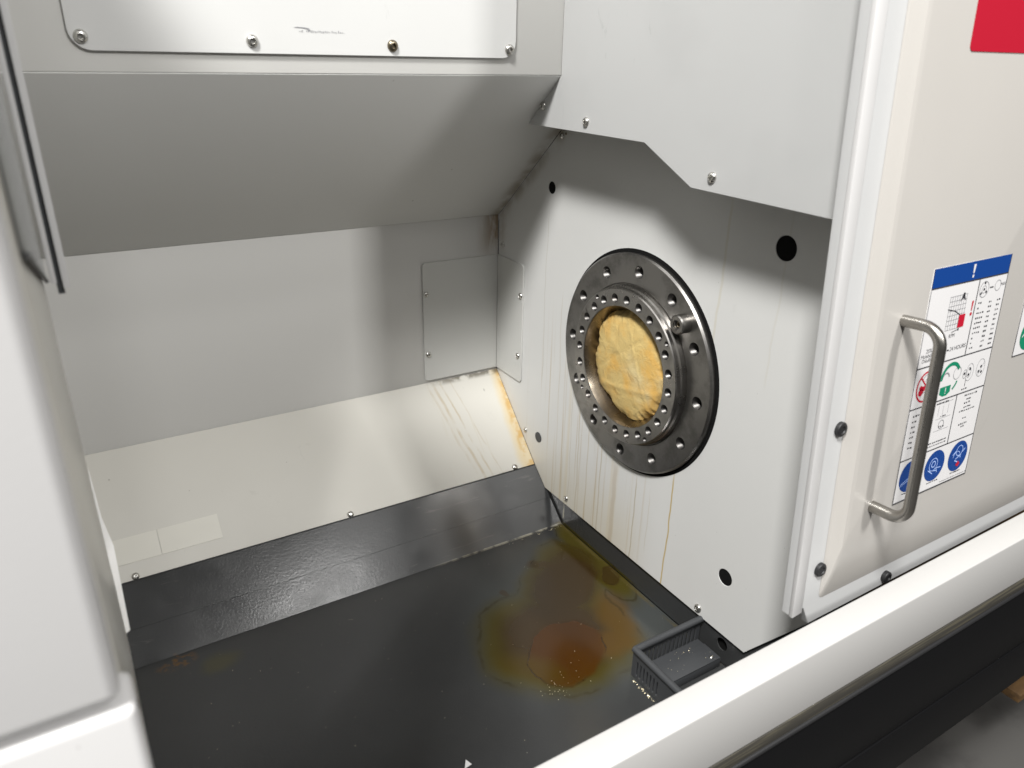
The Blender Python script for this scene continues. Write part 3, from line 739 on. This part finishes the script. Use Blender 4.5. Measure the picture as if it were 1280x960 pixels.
k.line(0.70, 0.515, 0.70, 0.545, 0.006); k.words(0.665, 0.556, 3, 0.008, 0.022)
for i, n in enumerate((3, 2, 2, 2, 2, 2, 2)): k.words(0.065, 0.607 + i * 0.0235, n, 0.009, 0.026, 0.001); 
for i in range(8): k.words(0.225, 0.595 + i * 0.0235, 2, 0.009, 0.022, 0.001)
k.words(0.36, 0.588, 6, 0.009, 0.024); k.words(0.34, 0.768, 9, 0.008, 0.024); k.words(0.34, 0.782, 9, 0.006, 0.024)
k.words(0.44, 0.652, 3, 0.007, 0.022); k.words(0.44, 0.700, 3, 0.010, 0.022)
k.words(0.735, 0.592, 7, 0.009, 0.022); k.words(0.77, 0.612, 2, 0.008, 0.03); k.words(0.75, 0.628, 3, 0.010, 0.026)
k.words(0.755, 0.648, 4, 0.008, 0.022); k.words(0.70, 0.663, 9, 0.008, 0.022)
k.words(0.77, 0.70, 2, 0.007, 0.026); k.words(0.73, 0.727, 5, 0.010, 0.022); k.words(0.77, 0.741, 2, 0.008, 0.022)
for a in (0.10, 0.43, 0.755): k.words(a, 0.966, 6, 0.007, 0.022)
k.words(0.62, 0.986, 15, 0.004, 0.022)
k.end('small_print', 'pr_black', None, 'stuff')
k = Ink(0.0006); k.rect(0.425, 0.211, 0.505, 0.264); k.end('red_block', 'pr_red')
k = Ink(0.0006); k.poly([(0.565, 0.165), (0.588, 0.163), (0.582, 0.205), (0.570, 0.205)]); k.disc(0.578, 0.219, 0.014); k.end('red_exclamation', 'pr_red')
k = Ink(0.0006)
k.ring(0.165, 0.486, 0.118, 0.015); k.line(0.085, 0.442, 0.245, 0.530, 0.013); k.disc(0.105, 0.505, 0.030); k.disc(0.135, 0.492, 0.022); k.disc(0.100, 0.487, 0.02)
k.end('red_symbol', 'pr_red')
k = Ink(0.0006); k.ring(0.470, 0.485, 0.118, 0.030, 180, 330); k.rect(0.36, 0.515, 0.50, 0.545); k.poly([(0.36, 0.545), (0.50, 0.545), (0.46, 0.558), (0.41, 0.558)]); k.ring(0.470, 0.485, 0.112, 0.018, 20, 60)
k.end('green_symbol', 'pr_green')
k = Ink(0.0008); k.rect(0.428, 0.521, 0.438, 0.538); k.rect(0.428, 0.542, 0.438, 0.548); k.end('exclamation_mark', 'pr_white')
k = Ink(0.0006); k.ring(0.41, 0.480, 0.045, 0.012, 180, 350); k.ring(0.165, 0.465, 0.06, 0.005, 200, 340); k.ring(0.18, 0.470, 0.04, 0.005, 200, 340); k.ring(0.56, 0.47, 0.05, 0.004); k.ring(0.15, 0.53, 0.04, 0.005, 180, 360); k.end('hand_outline', 'pr_grey')
for a in (0.168, 0.495, 0.820):
    k = Ink(0.0006); k.disc(a, 0.8875, 0.134); c = k.end('blue_disc', 'pr_blue')
    k = Ink(0.0008); 
    if a < 0.3:
        k.line(0.06, 0.915, 0.20, 0.885, 0.006); k.line(0.05, 0.925, 0.16, 0.905, 0.005)
        for i in range(6): k.rect(0.205 + i * 0.008, 0.895 - i * 0.010, 0.235 + i * 0.008, 0.900 - i * 0.010)
    elif a < 0.6:
        k.ring(0.475, 0.880, 0.055, 0.006); k.ring(0.475, 0.878, 0.025, 0.008)
        for q in ((0.43, 0.905, 0.53, 0.915), (0.50, 0.90, 0.585, 0.905), (0.41, 0.90, 0.48, 0.925), (0.52, 0.90, 0.54, 0.925)): k.line(*q, 0.007)
    else:
        k.ring(0.83, 0.862, 0.045, 0.006); k.ring(0.80, 0.89, 0.05, 0.005, 180, 330)
        for q in ((0.74, 0.875, 0.78, 0.86), (0.87, 0.875, 0.91, 0.86), (0.79, 0.90, 0.86, 0.885), (0.78, 0.905, 0.83, 0.918), (0.84, 0.88, 0.86, 0.90)): k.line(*q, 0.009)
    k.end('pale_drawing', 'pr_lblue')
k = Ink(0.0009); k.poly([(0.805, 0.930), (0.835, 0.912), (0.865, 0.928), (0.840, 0.942)]); k.end('red_mark', 'pr_red')

# second sticker at the picture's edge, and the red sign above
s2 = link('safety_sticker', plate([[(0.2812, 0.2062), (0.42, 0.2062), (0.42, 0.33), (0.2812, 0.33)]], 0.0003, df(OH + 0.0004), 0), MAT['pr_white'], door, label='white safety sticker with red and green round symbols')
k = Ink(0.0006)
for q in ((0.2812, 0.2062, 0.42, 0.2072), (0.2812, 0.2062, 0.2820, 0.33)):
    k.bm.faces.new([k.bm.verts.new(k.f @ Vector((x, y, 0))) for x, y in ((q[0], q[1]), (q[2], q[1]), (q[2], q[3]), (q[0], q[3]))])
k.end('ruling', 'pr_black', s2)
def rawdisc(k, u, v, r, w=None, n=36):
    if w is None: k.bm.faces.new([k.bm.verts.new(k.f @ Vector((u + r * math.cos(2 * math.pi * i / n), v + r * math.sin(2 * math.pi * i / n), 0))) for i in range(n)])
    else:
        for i in range(n):
            t0, t1 = 2 * math.pi * i / n, 2 * math.pi * (i + 1) / n
            k.bm.faces.new([k.bm.verts.new(k.f @ Vector((u + e * math.cos(t), v + e * math.sin(t), 0))) for e, t in ((r, t0), (r, t1), (r - w, t1), (r - w, t0))])
k = Ink(0.0006); rawdisc(k, 0.3055, 0.2265, 0.0165); k.end('green_symbol', 'pr_green', s2)
k = Ink(0.0006); rawdisc(k, 0.3075, 0.263, 0.0165, 0.003); k.end('red_symbol', 'pr_red', s2)
k = Ink(0.0008)
k.bm.faces.new([k.bm.verts.new(k.f @ Vector((u, v, 0))) for u, v in ((0.292, 0.226), (0.299, 0.2325), (0.306, 0.2265), (0.306, 0.2250), (0.299, 0.2305), (0.2925, 0.2245))]); k.end('pale_drawing', 'pr_white', s2)
link('red_sign', plate([rrect(0.1085, 0.4845, 0.42, 0.78, 0.004)], 0.0004, df(OH + 0.0005), 0), MAT['red'], door, label='red vinyl sign with rounded corners')

# ------------------------------------------------------------------ sill and black front panel
sill = thing('front_rail', 'white painted rail below the front opening, above a black panel', 'rail', (0.5, 0.29, -0.74))
link('sill_cap', prism([(0.313, -0.4650), (0.313, -0.490), (0.300, -0.490), (0.300, -0.500), (0.290, -0.532), (0.2845, -0.532), (0.2845, -0.4640)], -0.9, 2.2, 0.0016, 'sill_cap', 3), MAT['sill'], sill)
link('brush_strip', prism([(0.2925, -0.5325), (0.2840, -0.5325), (0.2832, -0.5460), (0.2925, -0.5460)], -0.9, 2.2, 0.0006), MAT['brush'], sill)
link('seal_bead', tube([P(-0.9, 0.2838, -0.5490), P(2.2, 0.2838, -0.5490)], 0.0030, 10), MAT['rubber'], sill)
link('front_panel', prism([(0.310, -0.5525), (0.2825, -0.5525), (0.2815, -0.6500), (0.310, -0.6500)], -0.9, 2.2, 0.0015), MAT['kick'], sill)
link('lower_panel', prism([(0.310, -0.6505), (0.2800, -0.6505), (0.2850, -0.7350), (0.310, -0.7350)], -0.9, 2.2, 0.0015), MAT['kick'], sill)

# ------------------------------------------------------------------ left front panels, jamb and window edge
lf = thing('front_enclosure_panel', 'smooth white front enclosure panel beside the opening with a horizontal seam', 'panel', (-0.45, 0.26, -0.74))
link('upper_panel', box(-0.92, 0.250, -0.2225, -0.0118, 0.272, 0.40, 0.005, 'upper', 4), MAT['white'], lf)
link('lower_panel', box(-0.92, 0.2505, -0.745, -0.0078, 0.275, -0.2275, 0.004, 'lower', 4), MAT['white'], lf)
link('jamb', box(-0.0150, 0.276, -0.40, -0.0112, 0.500, 0.40, 0.0012), MAT['jamb'], lf)
link('jamb_flange', plate([[(-0.0120, -0.262), (-0.0105, -0.300), (-0.0070, -0.322), (-0.0085, -0.384), (-0.0165, -0.388), (-0.0190, -0.356), (-0.0150, -0.33), (-0.0135, -0.300)]], 0.0015, fr(P(0, 0.5030 + 0.38 * 0.45, -0.38 * 0.11), (1, 0, 0), (0, 0.45, 0.893)), 0), MAT['litflange'], lf)
link('screw_hole', lathe([(0, 0.0003), (0.0018, 0.0003), (0.0018, -0.001)], fr(P(-0.0077, 0.262, -0.2365), (0, 1, 0), (0, 0, 1)), 16), MAT['black'], lf)
wn = thing('glazing_rail', 'pale window edge with grooved vertical rail and grey pane inside the left jamb', 'window', (-0.004, 0.45, -0.13))
link('pane', plate([ly([(0.492, -0.122), (0.29, -0.062), (0.29, 0.40), (0.492, 0.40)])], 0.0015, fr(P(-0.0088, 0, 0), (0, 1, 0), (0, 0, 1)) @ Matrix.Diagonal((-1, 1, 1, 1)), 0), MAT['glass'], wn)
link('lower_gasket', tube([P(-0.0092, 0.492, -0.1235), P(-0.0092, 0.29, -0.0635)], 0.0012, 8), MAT['rubber'], wn)
link('rail', box(-0.0016, 0.497, -0.130, 0.0020, 0.506, 0.40, 0.0004), MAT['white'], wn)
link('rail', box(-0.0072, 0.494, -0.126, -0.0044, 0.503, 0.40, 0.0004), MAT['white'], wn)
link('groove', box(-0.0048, 0.5005, -0.134, -0.0012, 0.507, 0.40, 0), MAT['plastic'], wn)

# ------------------------------------------------------------------ things on the workshop floor seen past the front panel
plk = thing('wooden_pallet', 'blurred brown wooden pallet on the floor beyond the black panel', 'pallet', (2.0, 0.62, -1.4))
for q in range(4):
    link('plank', box(1.405, 0.402 + q * 0.115, -1.12, 2.3, 0.512 + q * 0.115, -1.10, 0.003), MAT['wood'], plk)
for q in range(3):
    link('bearer', box(1.48 + q * 0.38, 0.640, -1.3999, 1.53 + q * 0.38, 0.84, -1.1205, 0.003), MAT['wood'], plk)
link('paper_scrap', plate([[(0, 0), (0.006, 0.009), (0.009, 0.001)]], 0.0003, fr(P(0.2580, 0.4940, FZ + 0.0006), (1, 0, 0), (0, 1, 0.05)), 0), MAT['pr_white'], label='tiny white triangular paper scrap lying on the dark pan', cat='paper')

scene.render.engine = 'CYCLES'
scene.cycles.max_bounces = 7; scene.cycles.diffuse_bounces = 5; scene.cycles.glossy_bounces = 3; scene.cycles.transmission_bounces = 1
